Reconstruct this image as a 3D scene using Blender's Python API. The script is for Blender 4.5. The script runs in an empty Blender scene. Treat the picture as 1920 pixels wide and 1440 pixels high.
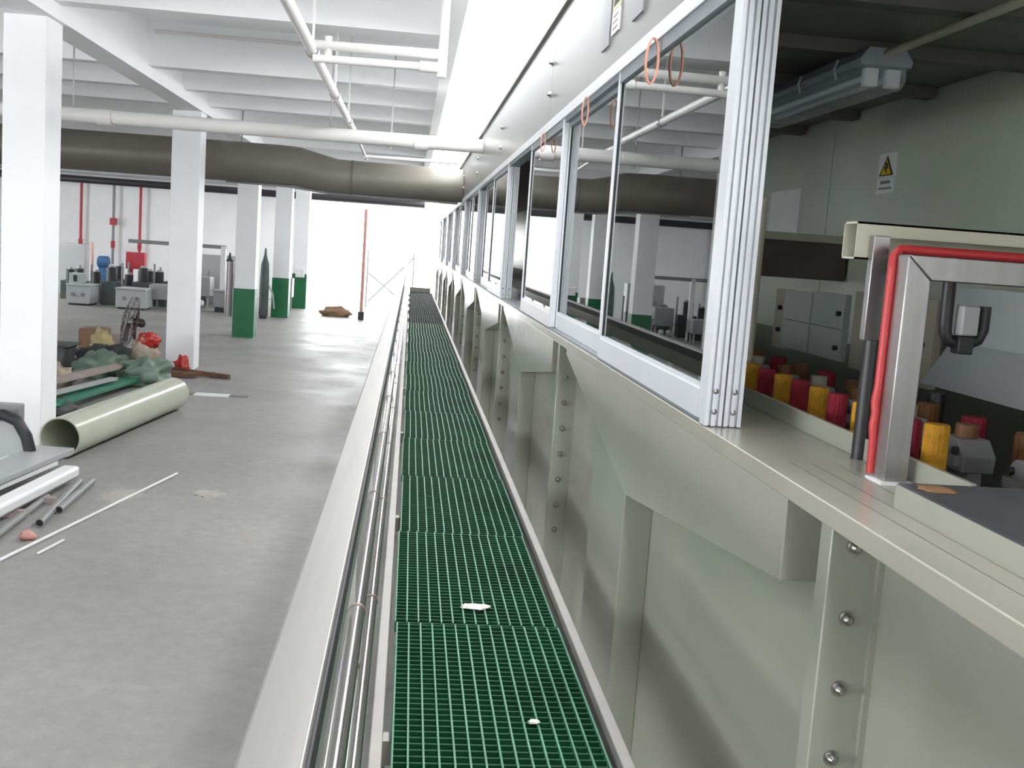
import bpy, bmesh, math, random
from mathutils import Vector, Matrix, noise

random.seed(7)
scene = bpy.context.scene
COL = scene.collection
CAMZ = 2.4          # eye height above the hall floor
WALK = 1.0          # top of the grating walkway

# ------------------------------------------------------------------ camera
FPX = 2000.0
def make_camera():
    vy = Vector((772 - 960, -(458 - 720), -FPX)).normalized()   # hall length axis in camera space
    h = Vector((1, -0.071, 0))
    up = h.cross(vy).normalized()
    if up.y < 0:
        up = -up
    vx = vy.cross(up)
    rot = Matrix((vx, vy, up))      # rows: world axes in camera coordinates = camera-to-world
    cd = bpy.data.cameras.new('camera')
    cd.sensor_fit = 'HORIZONTAL'
    cd.sensor_width = 36.0
    cd.lens = FPX / 1920 * 36.0
    cd.clip_start = 0.05
    cd.clip_end = 500
    co = bpy.data.objects.new('camera', cd)
    co.matrix_world = Matrix.Translation((0, 0, CAMZ)) @ rot.to_4x4()
    COL.objects.link(co)
    scene.camera = co
make_camera()

# ------------------------------------------------------------------ sky and exposure
SKY = 5.0
w = bpy.data.worlds.new('overcast_sky')
scene.world = w
w.use_nodes = True
bg = w.node_tree.nodes['Background']
bg.inputs[0].default_value = (0.97, 0.985, 1.0, 1)
bg.inputs[1].default_value = SKY
scene.view_settings.view_transform = 'Standard'
scene.view_settings.look = 'None'
scene.view_settings.gamma = 1
scene.view_settings.use_curve_mapping = False
scene.view_settings.exposure = 1.35
scene.cycles.max_bounces = 14
scene.cycles.diffuse_bounces = 7
scene.cycles.glossy_bounces = 5
scene.cycles.transparent_max_bounces = 24

def portal(name, loc, rot, sx, sy):
    ld = bpy.data.lights.new(name, 'AREA')
    ld.shape = 'RECTANGLE'
    ld.size, ld.size_y = sx, sy
    ld.cycles.is_portal = True
    o = bpy.data.objects.new(name, ld)
    o.location = loc
    o.rotation_euler = rot
    COL.objects.link(o)

HALL_L, HALL_R, HALL_B, HALL_E = -16.0, 8.0, -9.0, 41.0
SLAB = 5.06
SKX0, SKX1 = 0.36, 6.8         # roof light strip
END_X0, END_X1, END_Z = -4.15, 7.2, 3.9
portal('roof_light_portal', ((SKX0 + SKX1) / 2, 16, SLAB + 0.02), (0, 0, 0), SKX1 - SKX0, 49)
portal('end_opening_portal', ((END_X0 + END_X1) / 2, HALL_E + 0.02, END_Z / 2), (math.radians(-90), 0, 0), END_X1 - END_X0, END_Z)
NW0, NW1 = -8.6, 5.5  # unseen window added in the left wall to light pillar and tank
portal('added_near_window_portal', (HALL_L - 0.02, (NW0 + NW1) / 2, 2.6), (math.radians(90), 0, math.radians(-90)), NW1 - NW0, 3.4)
LW0, LW1 = 30.0, 34.0  # second unseen left-wall window, added to brighten the far end
portal('added_left_window_portal', (HALL_L - 0.02, (LW0 + LW1) / 2, 2.6), (math.radians(90), 0, math.radians(-90)), LW1 - LW0, 3.4)
portal('added_right_window_portal', (HALL_R + 0.02, 16, 4.1), (math.radians(90), 0, math.radians(90)), 48, 1.7)  # unseen high windows added on the right to lift ceiling and pillars

# ------------------------------------------------------------------ materials
def mat(name, color, rough=0.5, metal=0.0, var=0.0, vscale=3.0, bump=0.0, bscale=40.0, spec=0.5, stretch=None, rvar=0.0):
    m = bpy.data.materials.new(name)
    m.use_nodes = True
    nt = m.node_tree
    b = nt.nodes['Principled BSDF']
    b.inputs['Roughness'].default_value = rough
    b.inputs['Metallic'].default_value = metal
    b.inputs['Specular IOR Level'].default_value = spec
    b.inputs['Base Color'].default_value = (*color, 1)
    if var or bump or rvar:
        tc = nt.nodes.new('ShaderNodeTexCoord')
        mp = nt.nodes.new('ShaderNodeMapping')
        if stretch:
            mp.inputs['Scale'].default_value = stretch
        nt.links.new(tc.outputs['Object'], mp.inputs['Vector'])
    if var or rvar:
        n = nt.nodes.new('ShaderNodeTexNoise')
        n.inputs['Scale'].default_value = vscale
        n.inputs['Detail'].default_value = 5
        nt.links.new(mp.outputs['Vector'], n.inputs['Vector'])
    if var:
        r = nt.nodes.new('ShaderNodeValToRGB')
        r.color_ramp.elements[0].position = 0.3
        r.color_ramp.elements[1].position = 0.7
        r.color_ramp.elements[0].color = (*[max(0, c * (1 - var)) for c in color], 1)
        r.color_ramp.elements[1].color = (*[min(1, c * (1 + var)) for c in color], 1)
        nt.links.new(n.outputs['Fac'], r.inputs['Fac'])
        nt.links.new(r.outputs['Color'], b.inputs['Base Color'])
    if rvar:
        mr = nt.nodes.new('ShaderNodeMapRange')
        mr.inputs['To Min'].default_value = max(0.02, rough - rvar)
        mr.inputs['To Max'].default_value = min(1, rough + rvar)
        nt.links.new(n.outputs['Fac'], mr.inputs['Value'])
        nt.links.new(mr.outputs['Result'], b.inputs['Roughness'])
    if bump:
        n2 = nt.nodes.new('ShaderNodeTexNoise')
        n2.inputs['Scale'].default_value = bscale
        n2.inputs['Detail'].default_value = 3
        nt.links.new(mp.outputs['Vector'], n2.inputs['Vector'])
        bp = nt.nodes.new('ShaderNodeBump')
        bp.inputs['Strength'].default_value = bump
        bp.inputs['Distance'].default_value = 0.01
        nt.links.new(n2.outputs['Fac'], bp.inputs['Height'])
        nt.links.new(bp.outputs['Normal'], b.inputs['Normal'])
    return m

def concrete_floor():
    m = bpy.data.materials.new('concrete_floor')
    m.use_nodes = True
    nt = m.node_tree
    b = nt.nodes['Principled BSDF']
    tc = nt.nodes.new('ShaderNodeTexCoord')
    def ns(scale, detail, rough=0.55):
        n = nt.nodes.new('ShaderNodeTexNoise')
        n.inputs['Scale'].default_value = scale
        n.inputs['Detail'].default_value = detail
        n.inputs['Roughness'].default_value = rough
        nt.links.new(tc.outputs['Object'], n.inputs['Vector'])
        return n
    def ramp(n, p0, c0, p1, c1):
        r = nt.nodes.new('ShaderNodeValToRGB')
        r.color_ramp.elements[0].position, r.color_ramp.elements[1].position = p0, p1
        r.color_ramp.elements[0].color, r.color_ramp.elements[1].color = (*c0, 1), (*c1, 1)
        nt.links.new(n.outputs['Fac'], r.inputs['Fac'])
        return r
    def mix(kind, fac, a, c):
        x = nt.nodes.new('ShaderNodeMixRGB')
        x.blend_type = kind
        if isinstance(fac, float):
            x.inputs['Fac'].default_value = fac
        else:
            nt.links.new(fac, x.inputs['Fac'])
        nt.links.new(a, x.inputs['Color1'])
        if isinstance(c, tuple):
            x.inputs['Color2'].default_value = (*c, 1)
        else:
            nt.links.new(c, x.inputs['Color2'])
        return x.outputs['Color']
    base = ramp(ns(0.35, 6), 0.3, (0.245, 0.24, 0.23), 0.72, (0.325, 0.315, 0.295))
    fine = ramp(ns(9, 8, 0.7), 0.3, (0.86, 0.86, 0.86), 0.7, (1.08, 1.08, 1.08))
    c = mix('MULTIPLY', 1.0, base.outputs['Color'], fine.outputs['Color'])
    dust = ramp(ns(1.3, 7, 0.65), 0.66, (0, 0, 0), 0.78, (0.55, 0.55, 0.55))
    c = mix('MIX', dust.outputs['Color'], c, (0.52, 0.50, 0.45))
    nt.links.new(c, b.inputs['Base Color'])
    rr = ramp(ns(0.8, 4), 0.3, (0.38, 0.38, 0.38), 0.7, (0.6, 0.6, 0.6))
    nt.links.new(rr.outputs['Color'], b.inputs['Roughness'])
    bp = nt.nodes.new('ShaderNodeBump')
    bp.inputs['Strength'].default_value = 0.15
    bp.inputs['Distance'].default_value = 0.01
    nt.links.new(ns(30, 4).outputs['Fac'], bp.inputs['Height'])
    nt.links.new(bp.outputs['Normal'], b.inputs['Normal'])
    return m

def glass_mat():
    m = bpy.data.materials.new('window_glass')
    m.use_nodes = True
    nt = m.node_tree
    nt.nodes.remove(nt.nodes['Principled BSDF'])
    out = nt.nodes['Material Output']
    tr = nt.nodes.new('ShaderNodeBsdfTransparent')
    tr.inputs['Color'].default_value = (0.90, 0.94, 0.92, 1)
    gl = nt.nodes.new('ShaderNodeBsdfGlossy')
    gl.inputs['Roughness'].default_value = 0.01
    gl.inputs['Color'].default_value = (0.95, 0.97, 0.97, 1)
    fr = nt.nodes.new('ShaderNodeFresnel')
    fr.inputs['IOR'].default_value = 3.0
    mx = nt.nodes.new('ShaderNodeMixShader')
    nt.links.new(fr.outputs[0], mx.inputs[0])
    nt.links.new(tr.outputs[0], mx.inputs[1])
    nt.links.new(gl.outputs[0], mx.inputs[2])
    nt.links.new(mx.outputs[0], out.inputs['Surface'])
    return m

def clear_plastic():
    m = bpy.data.materials.new('clear_lamp_cover')
    m.use_nodes = True
    nt = m.node_tree
    b = nt.nodes['Principled BSDF']
    b.inputs['Base Color'].default_value = (0.62, 0.66, 0.72, 1)
    b.inputs['Roughness'].default_value = 0.25
    b.inputs['Alpha'].default_value = 0.28
    return m

M = {}
M['floor'] = concrete_floor()
M['wall'] = mat('white_wall_paint', (0.88, 0.89, 0.90), 0.7, var=0.03, vscale=1.2, bump=0.05, bscale=25)
M['ceil'] = mat('white_ceiling_paint', (0.93, 0.94, 0.95), 0.75, var=0.02, vscale=0.8, bump=0.06, bscale=15)
M['pillar'] = mat('white_pillar_paint', (0.88, 0.89, 0.91), 0.55, var=0.02, vscale=2, bump=0.05, bscale=20)
M['greenpaint'] = mat('green_wall_paint', (0.009, 0.15, 0.05625), 0.45, var=0.12, vscale=3)
M['pp'] = mat('beige_plastic_sheet', (0.3096, 0.3139, 0.2666), 0.16, var=0.04, vscale=1.5, bump=0.012, bscale=6, rvar=0.05)
M['pplit'] = mat('beige_plastic_painted_lit', (0.3528, 0.3486, 0.3024), 0.16, var=0.04, vscale=1.5, bump=0.012, bscale=6, rvar=0.05)  # same sheet as the tank wall, coloured lighter as if better lit
M['foot'] = mat('dark_base_plastic', (0.10, 0.10, 0.09), 0.5, var=0.1)
M['pptop'] = mat('beige_plastic_worktop', (0.3154, 0.3071, 0.2573), 0.2, var=0.05, vscale=2.5, bump=0.02, bscale=5, rvar=0.06)
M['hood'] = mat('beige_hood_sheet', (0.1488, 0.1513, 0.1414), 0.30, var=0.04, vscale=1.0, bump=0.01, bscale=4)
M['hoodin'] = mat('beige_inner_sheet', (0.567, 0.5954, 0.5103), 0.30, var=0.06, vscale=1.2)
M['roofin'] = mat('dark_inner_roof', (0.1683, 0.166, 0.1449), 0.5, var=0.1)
M['brushed'] = mat('brushed_stainless', (0.4292, 0.4181, 0.407), 0.36, metal=0.85, var=0.05, vscale=2, stretch=(30, 1, 30), bump=0.02, bscale=60)
M['chrome'] = mat('polished_stainless', (0.416, 0.408, 0.392), 0.2, metal=1.0, var=0.05, vscale=4)
M['mirror'] = mat('satin_steel_plate', (0.44, 0.44, 0.416), 0.16, metal=1.0, var=0.06, vscale=3)
M['weld'] = mat('rusty_weld', (0.27, 0.22, 0.18), 0.5, metal=0.6, var=0.3, vscale=30)
M['kerb'] = mat('dull_stainless_angle', (0.3276, 0.3081, 0.2925), 0.5, metal=0.5, var=0.12, vscale=5, rvar=0.1)
M['frp'] = mat('green_grating_resin', (0.00525, 0.06375, 0.027), 0.6, var=0.3, vscale=2.2, spec=0.2)
M['frplight'] = mat('green_grating_worn_ribs', (0.0864, 0.2592, 0.1656), 0.5, spec=0.3, var=0.22, vscale=5)
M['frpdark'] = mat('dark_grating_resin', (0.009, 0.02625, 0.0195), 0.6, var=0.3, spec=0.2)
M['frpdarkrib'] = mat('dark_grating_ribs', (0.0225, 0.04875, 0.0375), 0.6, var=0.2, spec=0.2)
M['alu'] = mat('white_aluminium', (0.68, 0.697, 0.731), 0.36, metal=0.25, var=0.03, vscale=2)
M['aludark'] = mat('track_groove_grey', (0.20, 0.22, 0.24), 0.5)
M['rubber'] = mat('black_rubber', (0.02, 0.02, 0.022), 0.45)
M['glass'] = glass_mat()
M['duct'] = mat('olive_grey_duct', (0.1794, 0.1677, 0.1404), 0.42, metal=0.15, var=0.08, vscale=1.5)
M['ductdark'] = mat('duct_seam_sealant', (0.12, 0.11, 0.095), 0.5)
M['pvc'] = mat('white_pipe', (0.738, 0.72, 0.702), 0.35, var=0.03)
M['pvcbeige'] = mat('beige_plastic_pipe', (0.48, 0.496, 0.4), 0.22, var=0.05, vscale=3)
M['ivory'] = mat('ivory_plastic_tube', (0.4464, 0.432, 0.3384), 0.35, var=0.04)
M['black'] = mat('black_enamel', (0.018, 0.017, 0.02), 0.4)
M['red'] = mat('red_enamel', (0.4125, 0.0225, 0.0375), 0.35, var=0.06)
M['redhose'] = mat('red_hose', (0.4464, 0.0324, 0.036), 0.4, bump=0.1, bscale=60)
M['yellow'] = mat('yellow_brush', (0.54, 0.2592, 0.00864), 0.7, var=0.18, vscale=40, bump=0.5, bscale=220)
M['redbrush'] = mat('red_brush', (0.2736, 0.00864, 0.0252), 0.7, var=0.18, vscale=40, bump=0.5, bscale=220)
M['orange'] = mat('orange_brown_cap', (0.18, 0.07125, 0.0225), 0.5, var=0.1)
M['steel'] = mat('satin_steel_post', (0.3744, 0.36, 0.36), 0.33, metal=0.9, var=0.08, vscale=3, stretch=(10, 10, 1))
M['grey'] = mat('grey_plastic', (0.2376, 0.2376, 0.2376), 0.45, var=0.06)
M['ltgrey'] = mat('pale_grey_panel', (0.396, 0.4104, 0.4104), 0.4, var=0.05)
M['cream'] = mat('cream_panel', (0.364, 0.329, 0.266), 0.45, var=0.06)
M['white'] = mat('white_plastic', (0.80, 0.80, 0.80), 0.4)
M['dark'] = mat('dark_machinery', (0.035, 0.037, 0.04), 0.5, var=0.2)
M['brown'] = mat('dark_brown_beam', (0.075, 0.0585, 0.0495), 0.5, var=0.2)
M['clampgrey'] = mat('mid_grey_clamp', (0.225, 0.225, 0.2325), 0.4, var=0.08)
M['joist'] = mat('brown_grey_joist', (0.10, 0.095, 0.085), 0.5)
M['slate'] = mat('wet_slate_sheet', (0.0468, 0.0468, 0.0576), 0.28, var=0.3, vscale=6)
M['rust'] = mat('rust_stain', (0.25, 0.13, 0.06), 0.5, var=0.3, vscale=20)
M['cab'] = mat('pale_cabinet_paint', (0.4752, 0.4968, 0.504), 0.4, var=0.03)
M['machgrey'] = mat('machine_grey_green', (0.08, 0.096, 0.092), 0.5, var=0.25, vscale=2)
M['tank'] = mat('cloudy_tank_plastic', (0.324, 0.3312, 0.3384), 0.4, var=0.06)
M['blue'] = mat('blue_motor_paint', (0.03, 0.1125, 0.2475), 0.4, var=0.1)
M['salmon'] = mat('salmon_paint', (0.6, 0.304, 0.256), 0.5)
M['card'] = mat('brown_cardboard', (0.2592, 0.1584, 0.0936), 0.8, var=0.12, vscale=5)
M['yellowbag'] = mat('yellow_sack', (0.465, 0.39, 0.2025), 0.6, var=0.25, vscale=6)
M['tarp'] = mat('faded_green_tarp', (0.144, 0.2088, 0.1656), 0.6, var=0.25, vscale=4, bump=0.3, bscale=8)
M['tarpdark'] = mat('dark_grey_tarp', (0.0612, 0.0648, 0.0648), 0.6, var=0.35, vscale=4, bump=0.3, bscale=8)
M['plank'] = mat('weathered_pink_board', (0.3384, 0.2736, 0.252), 0.7, var=0.2, vscale=6)
M['greenplank'] = mat('teal_green_board', (0.0225, 0.18, 0.1125), 0.4, var=0.15, vscale=3)
M['wood'] = mat('brown_timber', (0.144, 0.072, 0.0432), 0.7, var=0.3, vscale=8)
M['bagred'] = mat('red_plastic_bag', (0.45, 0.03, 0.0225), 0.4, var=0.2, vscale=8)
M['bagpale'] = mat('pale_plastic_bag', (0.375, 0.315, 0.24), 0.5, var=0.3, vscale=7)
M['fan'] = mat('dark_maroon_fan_enamel', (0.055, 0.030, 0.034), 0.4)
M['paper'] = mat('scrap_paper', (0.72, 0.70, 0.66), 0.8, var=0.1, vscale=20)
M['ink'] = mat('printed_ink', (0.03, 0.03, 0.03), 0.6)
M['signyellow'] = mat('sign_yellow', (0.72, 0.45, 0.01), 0.5)
M['plate'] = mat('grey_name_plate', (0.2025, 0.21, 0.2325), 0.35, metal=0.3, var=0.08, vscale=12)
M['labelyellow'] = mat('pale_yellow_label', (0.585, 0.585, 0.375), 0.5, var=0.05, vscale=20)
M['lamp'] = clear_plastic()
M['lampbody'] = mat('grey_lamp_housing', (0.27, 0.2925, 0.33), 0.4)
M['tube'] = mat('white_lamp_tube', (0.75, 0.76, 0.78), 0.3)
M['strip'] = mat('white_floor_strip', (0.72, 0.73, 0.74), 0.5)
M['stripgrey'] = mat('grey_floor_strip', (0.17, 0.17, 0.17), 0.6)
M['dust'] = mat('pale_dust', (0.36, 0.35, 0.31), 0.9, var=0.12, vscale=25)
M['ground'] = mat('outside_paving', (0.5, 0.5, 0.48), 0.8, var=0.1)

# ------------------------------------------------------------------ mesh helper
OFF = {}      # world offset of every object that can be a parent
class MB:
    def __init__(self):
        self.v, self.f = [], []
    def add(self, vs, fs):
        n = len(self.v)
        self.v += [Vector(p) for p in vs]
        self.f += [tuple(i + n for i in q) for q in fs]
        return self
    def box(self, x0, x1, y0, y1, z0, z1):
        vs = [(x, y, z) for z in (z0, z1) for y in (y0, y1) for x in (x0, x1)]
        return self.add(vs, [(0, 2, 3, 1), (4, 5, 7, 6), (0, 1, 5, 4), (2, 6, 7, 3), (0, 4, 6, 2), (1, 3, 7, 5)])
    def bar(self, a, b, wx, wz, up=(0, 0, 1)):
        a, b = Vector(a), Vector(b)
        d = (b - a).normalized()
        up = Vector(up)
        if abs(d.dot(up)) > 0.98:
            up = Vector((0, 1, 0))
        s = d.cross(up).normalized() * (wx / 2)
        t = s.cross(d).normalized() * (wz / 2)
        vs = [p + i * s + j * t for p in (a, b) for i, j in ((-1, -1), (1, -1), (1, 1), (-1, 1))]
        return self.add(vs, [(3, 2, 1, 0), (4, 5, 6, 7), (0, 1, 5, 4), (1, 2, 6, 5), (2, 3, 7, 6), (3, 0, 4, 7)])
    def prism(self, poly, axis, a0, a1):
        # poly: points of the two other axes in order (x->y,z / y->x,z / z->x,y)
        def P(p, a):
            return {'x': (a, p[0], p[1]), 'y': (p[0], a, p[1]), 'z': (p[0], p[1], a)}[axis]
        n = len(poly)
        vs = [P(p, a0) for p in poly] + [P(p, a1) for p in poly]
        fs = [tuple(range(n)), tuple(range(2 * n - 1, n - 1, -1))]
        fs += [(i, n + i, n + (i + 1) % n, (i + 1) % n) for i in range(n)]
        return self.add(vs, fs)
    def tube(self, pts, r, seg=12, caps=True, rs=None):
        pts = [Vector(p) for p in pts]
        rings = []
        prev = None
        for i, p in enumerate(pts):
            if i == 0:
                d = pts[1] - p
            elif i == len(pts) - 1:
                d = p - pts[i - 1]
            else:
                d = (pts[i + 1] - p).normalized() + (p - pts[i - 1]).normalized()
            d.normalize()
            if prev is None:
                u = Vector((0, 0, 1)) if abs(d.z) < 0.9 else Vector((1, 0, 0))
            else:
                u = prev
            s = d.cross(u).normalized()
            u = s.cross(d).normalized()
            prev = u
            k = 1.0
            if 0 < i < len(pts) - 1:
                c = (pts[i + 1] - p).normalized().dot(d)
                k = 1 / max(c, 0.5)
            rr = rs[i] if rs else r
            rings.append([p + (math.cos(t) * s + math.sin(t) * u) * rr for t in [2 * math.pi * j / seg for j in range(seg)]])
        vs = [q for ring in rings for q in ring]
        fs = []
        for i in range(len(pts) - 1):
            for j in range(seg):
                a, b = i * seg + j, i * seg + (j + 1) % seg
                fs.append((a, b, b + seg, a + seg))
        if caps:
            fs.append(tuple(range(seg - 1, -1, -1)))
            fs.append(tuple(range((len(pts) - 1) * seg, len(pts) * seg)))
        return self.add(vs, fs)
    def pipe(self, a, b, r, t, seg=32):
        a, b = Vector(a), Vector(b)
        d = (b - a).normalized()
        u = Vector((0, 0, 1)) if abs(d.z) < 0.9 else Vector((1, 0, 0))
        s = d.cross(u).normalized()
        u = s.cross(d)
        def ring(p, rr):
            return [p + (math.cos(x) * s + math.sin(x) * u) * rr for x in [2 * math.pi * j / seg for j in range(seg)]]
        vs = ring(a, r) + ring(b, r) + ring(b, r - t) + ring(a, r - t)
        fs = []
        for i in range(4):
            for j in range(seg):
                k = (j + 1) % seg
                fs.append((i * seg + j, i * seg + k, ((i + 1) % 4) * seg + k, ((i + 1) % 4) * seg + j))
        return self.add(vs, fs)
    def ball(self, c, rx, ry, rz, n=10, m=6):
        c = Vector(c)
        vs, fs = [], []
        for i in range(m + 1):
            th = math.pi * i / m
            for j in range(n):
                ph = 2 * math.pi * j / n
                vs.append(c + Vector((rx * math.sin(th) * math.cos(ph), ry * math.sin(th) * math.sin(ph), rz * math.cos(th))))
        for i in range(m):
            for j in range(n):
                fs.append((i * n + j, (i + 1) * n + j, (i + 1) * n + (j + 1) % n, i * n + (j + 1) % n))
        return self.add(vs, fs)
    def blob(self, c, rx, ry, rz, seed=0, amp=0.35, freq=2.2, n=28, m=14, floor=None):
        c = Vector(c)
        k = len(self.v)
        self.soft = True
        self.ball((0, 0, 0), 1, 1, 1, n, m)
        for i in range(k, len(self.v)):
            d = self.v[i]
            s = 1 + amp * noise.noise(d * freq + Vector((seed * 7.3, seed * 3.1, 0))) + amp * 0.5 * noise.noise(d * freq * 2.7 + Vector((seed, 0, seed * 5.0)))
            p = c + Vector((d.x * rx * s, d.y * ry * s, d.z * rz * s))
            if floor is not None and p.z < floor:
                p.z = floor
            self.v[i] = p
        return self
    def build(self, name, material, parent=None, smooth=True, bevel=0.0, loc=None, ang=None):
        ang = ang or (170 if getattr(self, 'soft', False) else 38)
        if parent is not None:
            off = OFF[parent]
        elif loc is not None:
            off = Vector(loc)
        else:
            xs, ys, zs = [p.x for p in self.v], [p.y for p in self.v], [p.z for p in self.v]
            off = Vector(((min(xs) + max(xs)) / 2, (min(ys) + max(ys)) / 2, min(zs)))
        me = bpy.data.meshes.new(name)
        me.from_pydata([p - off for p in self.v], [], self.f)
        bm = bmesh.new()
        bm.from_mesh(me)
        bmesh.ops.remove_doubles(bm, verts=bm.verts, dist=1e-6)
        bmesh.ops.recalc_face_normals(bm, faces=bm.faces)
        bm.to_mesh(me)
        bm.free()
        me.materials.append(material)
        if smooth:
            me.polygons.foreach_set('use_smooth', [True] * len(me.polygons))
            me.set_sharp_from_angle(angle=math.radians(ang))
        o = bpy.data.objects.new(name, me)
        COL.objects.link(o)
        if parent is None:
            o.location = off
        else:
            o.parent = parent
        OFF[o] = off
        if bevel:
            bv = o.modifiers.new('edge_bevel', 'BEVEL')
            bv.width = bevel
            bv.segments = 2
            bv.limit_method = 'ANGLE'
        return o

def tag(o, label=None, cat=None, group=None, kind=None):
    if label: o['label'] = label
    if cat: o['category'] = cat
    if group: o['group'] = group
    if kind: o['kind'] = kind
    return o
def thing(name, label, cat, loc=(0, 0, 0), group=None, kind=None):
    o = bpy.data.objects.new(name, None)
    o.empty_display_size = 0.1
    o.location = loc
    COL.objects.link(o)
    OFF[o] = Vector(loc)
    return tag(o, label, cat, group, kind)
def single(mb, name, material, label, cat, group=None, kind=None, **kw):
    return tag(mb.build(name, material, **kw), label, cat, group, kind)
def copy_tree(o, parent=None):
    c = o.copy()
    COL.objects.link(c)
    if parent is not None:
        c.parent = parent
    for ch in list(o.children):
        copy_tree(ch, c)
    return c
def B(*a):
    return MB().box(*a)
ORD = ['nearest', 'second', 'third', 'fourth', 'fifth', 'sixth', 'seventh', 'eighth', 'ninth', 'tenth', 'eleventh', 'twelfth',
       'thirteenth', 'fourteenth', 'fifteenth', 'sixteenth', 'seventeenth', 'eighteenth', 'nineteenth', 'twentieth', 'twenty-first',
       'twenty-second', 'twenty-third', 'twenty-fourth', 'twenty-fifth', 'twenty-sixth']
def nth(i, n=None):
    if i == 0: return 'nearest the camera'
    if n and i == n - 1: return 'farthest from the camera'
    return ORD[i] + ' from the camera'

# ================================================================== SETTING
def structure(mb, name, material, **kw):
    return tag(mb.build(name, material, smooth=False, **kw), kind='structure')

structure(B(HALL_L, HALL_R, HALL_B, HALL_E, -0.2, 0), 'floor', M['floor'])
structure(B(-80, 80, HALL_E + 0.3, 120, -0.3, -0.1), 'ground', M['ground'])
c_ = MB().box(HALL_L, SKX0, HALL_B, HALL_E, SLAB, SLAB + 0.2)
c_.box(SKX1, HALL_R, HALL_B, HALL_E, SLAB, SLAB + 0.2)
c_.box(SKX0, SKX1, HALL_B, -8.5, SLAB, SLAB + 0.2)
c_.box(SKX0, SKX1, 40.5, HALL_E, SLAB, SLAB + 0.2)
ceiling = structure(c_, 'ceiling', M['ceil'])
l_ = MB().box(HALL_L - 0.2, HALL_L, HALL_B, HALL_E, 0, 0.9).box(HALL_L - 0.2, HALL_L, HALL_B, HALL_E, 4.3, SLAB)
for a, b in ((HALL_B, NW0), (NW1, LW0), (LW1, HALL_E)):
    l_.box(HALL_L - 0.2, HALL_L, a, b, 0.9, 4.3)
structure(l_, 'wall_left', M['wall'])
r_ = MB().box(HALL_R, HALL_R + 0.2, HALL_B, HALL_E, 0, 3.25).box(HALL_R, HALL_R + 0.2, HALL_B, HALL_E, 4.95, SLAB)
for y in (HALL_B, -8.4, 2, 12, 22, 32, 40.4):
    r_.box(HALL_R, HALL_R + 0.2, y, min(y + 0.6, HALL_E), 3.25, 4.95)
structure(r_, 'wall_right', M['wall'])
e_ = MB().box(HALL_L, END_X0, HALL_E, HALL_E + 0.25, 0, SLAB)
e_.box(END_X0, END_X1, HALL_E, HALL_E + 0.25, END_Z, SLAB)
e_.box(END_X1, HALL_R, HALL_E, HALL_E + 0.25, 0, SLAB)
structure(e_, 'wall_end', M['wall'])
k_ = B(HALL_L, HALL_R, HALL_B - 0.2, HALL_B, 0, SLAB)
structure(k_, 'wall_back', M['wall'])

# concrete beams under the slab
BB = 4.49
def beam(x0, x1, y0, y1, z0, z1=SLAB):
    B(x0, x1, y0, y1, z0, z1).build('concrete_beam', M['ceil'], ceiling, smooth=False)
mb_ = MB().box(-3.92, -3.6, HALL_B, HALL_E, 4.34, SLAB)
mb_.box(-3.6, -3.575, HALL_B, HALL_E, 4.34, 4.55)
mb_.build('concrete_beam', M['ceil'], ceiling, smooth=False)
beam(0.22, 0.36, HALL_B, HALL_E, 4.47)
beam(-10.2, -9.9, HALL_B, HALL_E, 4.34)
for y in (-4, 0.0, 3.7, 7.3, 11.05, 14.85, 17.0, 19.05, 22.5, 25.9, 29.3, 32.7, 36.5):
    if y > 10:
        beam(-3.6, 0.22, y, y + 0.26, BB)
    beam(-9.9, -3.92, y, y + 0.26, BB)
    beam(-16, -10.2, y, y + 0.26, BB)

# ------------------------------------------------------------------ pillars
PILLARS = [(-3.63, 11.07, False, 'white square concrete pillar nearest the camera, beside the open beige pipe'),
           (-3.60, 18.6, False, 'white square concrete pillar behind the heap of tarps and the fan'),
           (-3.52, 25.0, True, 'white square pillar with dark green base, second to last before the bright end'),
           (-3.50, 31.7, True, 'white square pillar with bright green base beside the dark upright machine column'),
           (-3.43, 36.3, True, 'farthest white pillar with green base carrying a small white box')]
PILLARS[2] = PILLARS[2][:3] + ('white square pillar with dark green base, third of the row from the camera',)
for x, y, g, lab in PILLARS:
    p = thing('concrete_pillar', lab, 'pillar', (x - 0.235, y + 0.235, 0), 'white pillars in a row')
    B(x - (0.41 if y < 12 else 0.47), x, y, y + 0.47, 0, 4.34).build('shaft', M['pillar'], p, bevel=0.008)
    if g:
        B(x - 0.476, x + 0.006, y - 0.006, y + 0.476, 0, 1.16 if y > 30 else 1.12).build('green_band', M['greenpaint'], p)
# ------------------------------------------------------------------ walkway
frame = thing('walkway_frame', 'stainless steel edge angles and legs carrying the green grating walkway', 'walkway frame', (0.32, 16, 0))
for x0, x1, xs in ((-0.035, 0.0, 0.0), (0.655, 0.69, 0.655)):
    m_ = MB().box(x0, x1, 0.2, 32.2, 0.85, 1.03)
    m_.build('edge_angle', M['kerb'], frame, bevel=0.003)
for y in [0.4 + 2.58 * i for i in range(13)]:
    B(0.0, 0.655, y, y + 0.06, 0.88, 0.955).build('cross_joist', M['kerb'], frame)
    for x in (-0.03, 0.655):
        B(x, x + 0.04, y, y + 0.04, 0.0, 0.86).build('leg', M['kerb'], frame)

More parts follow.
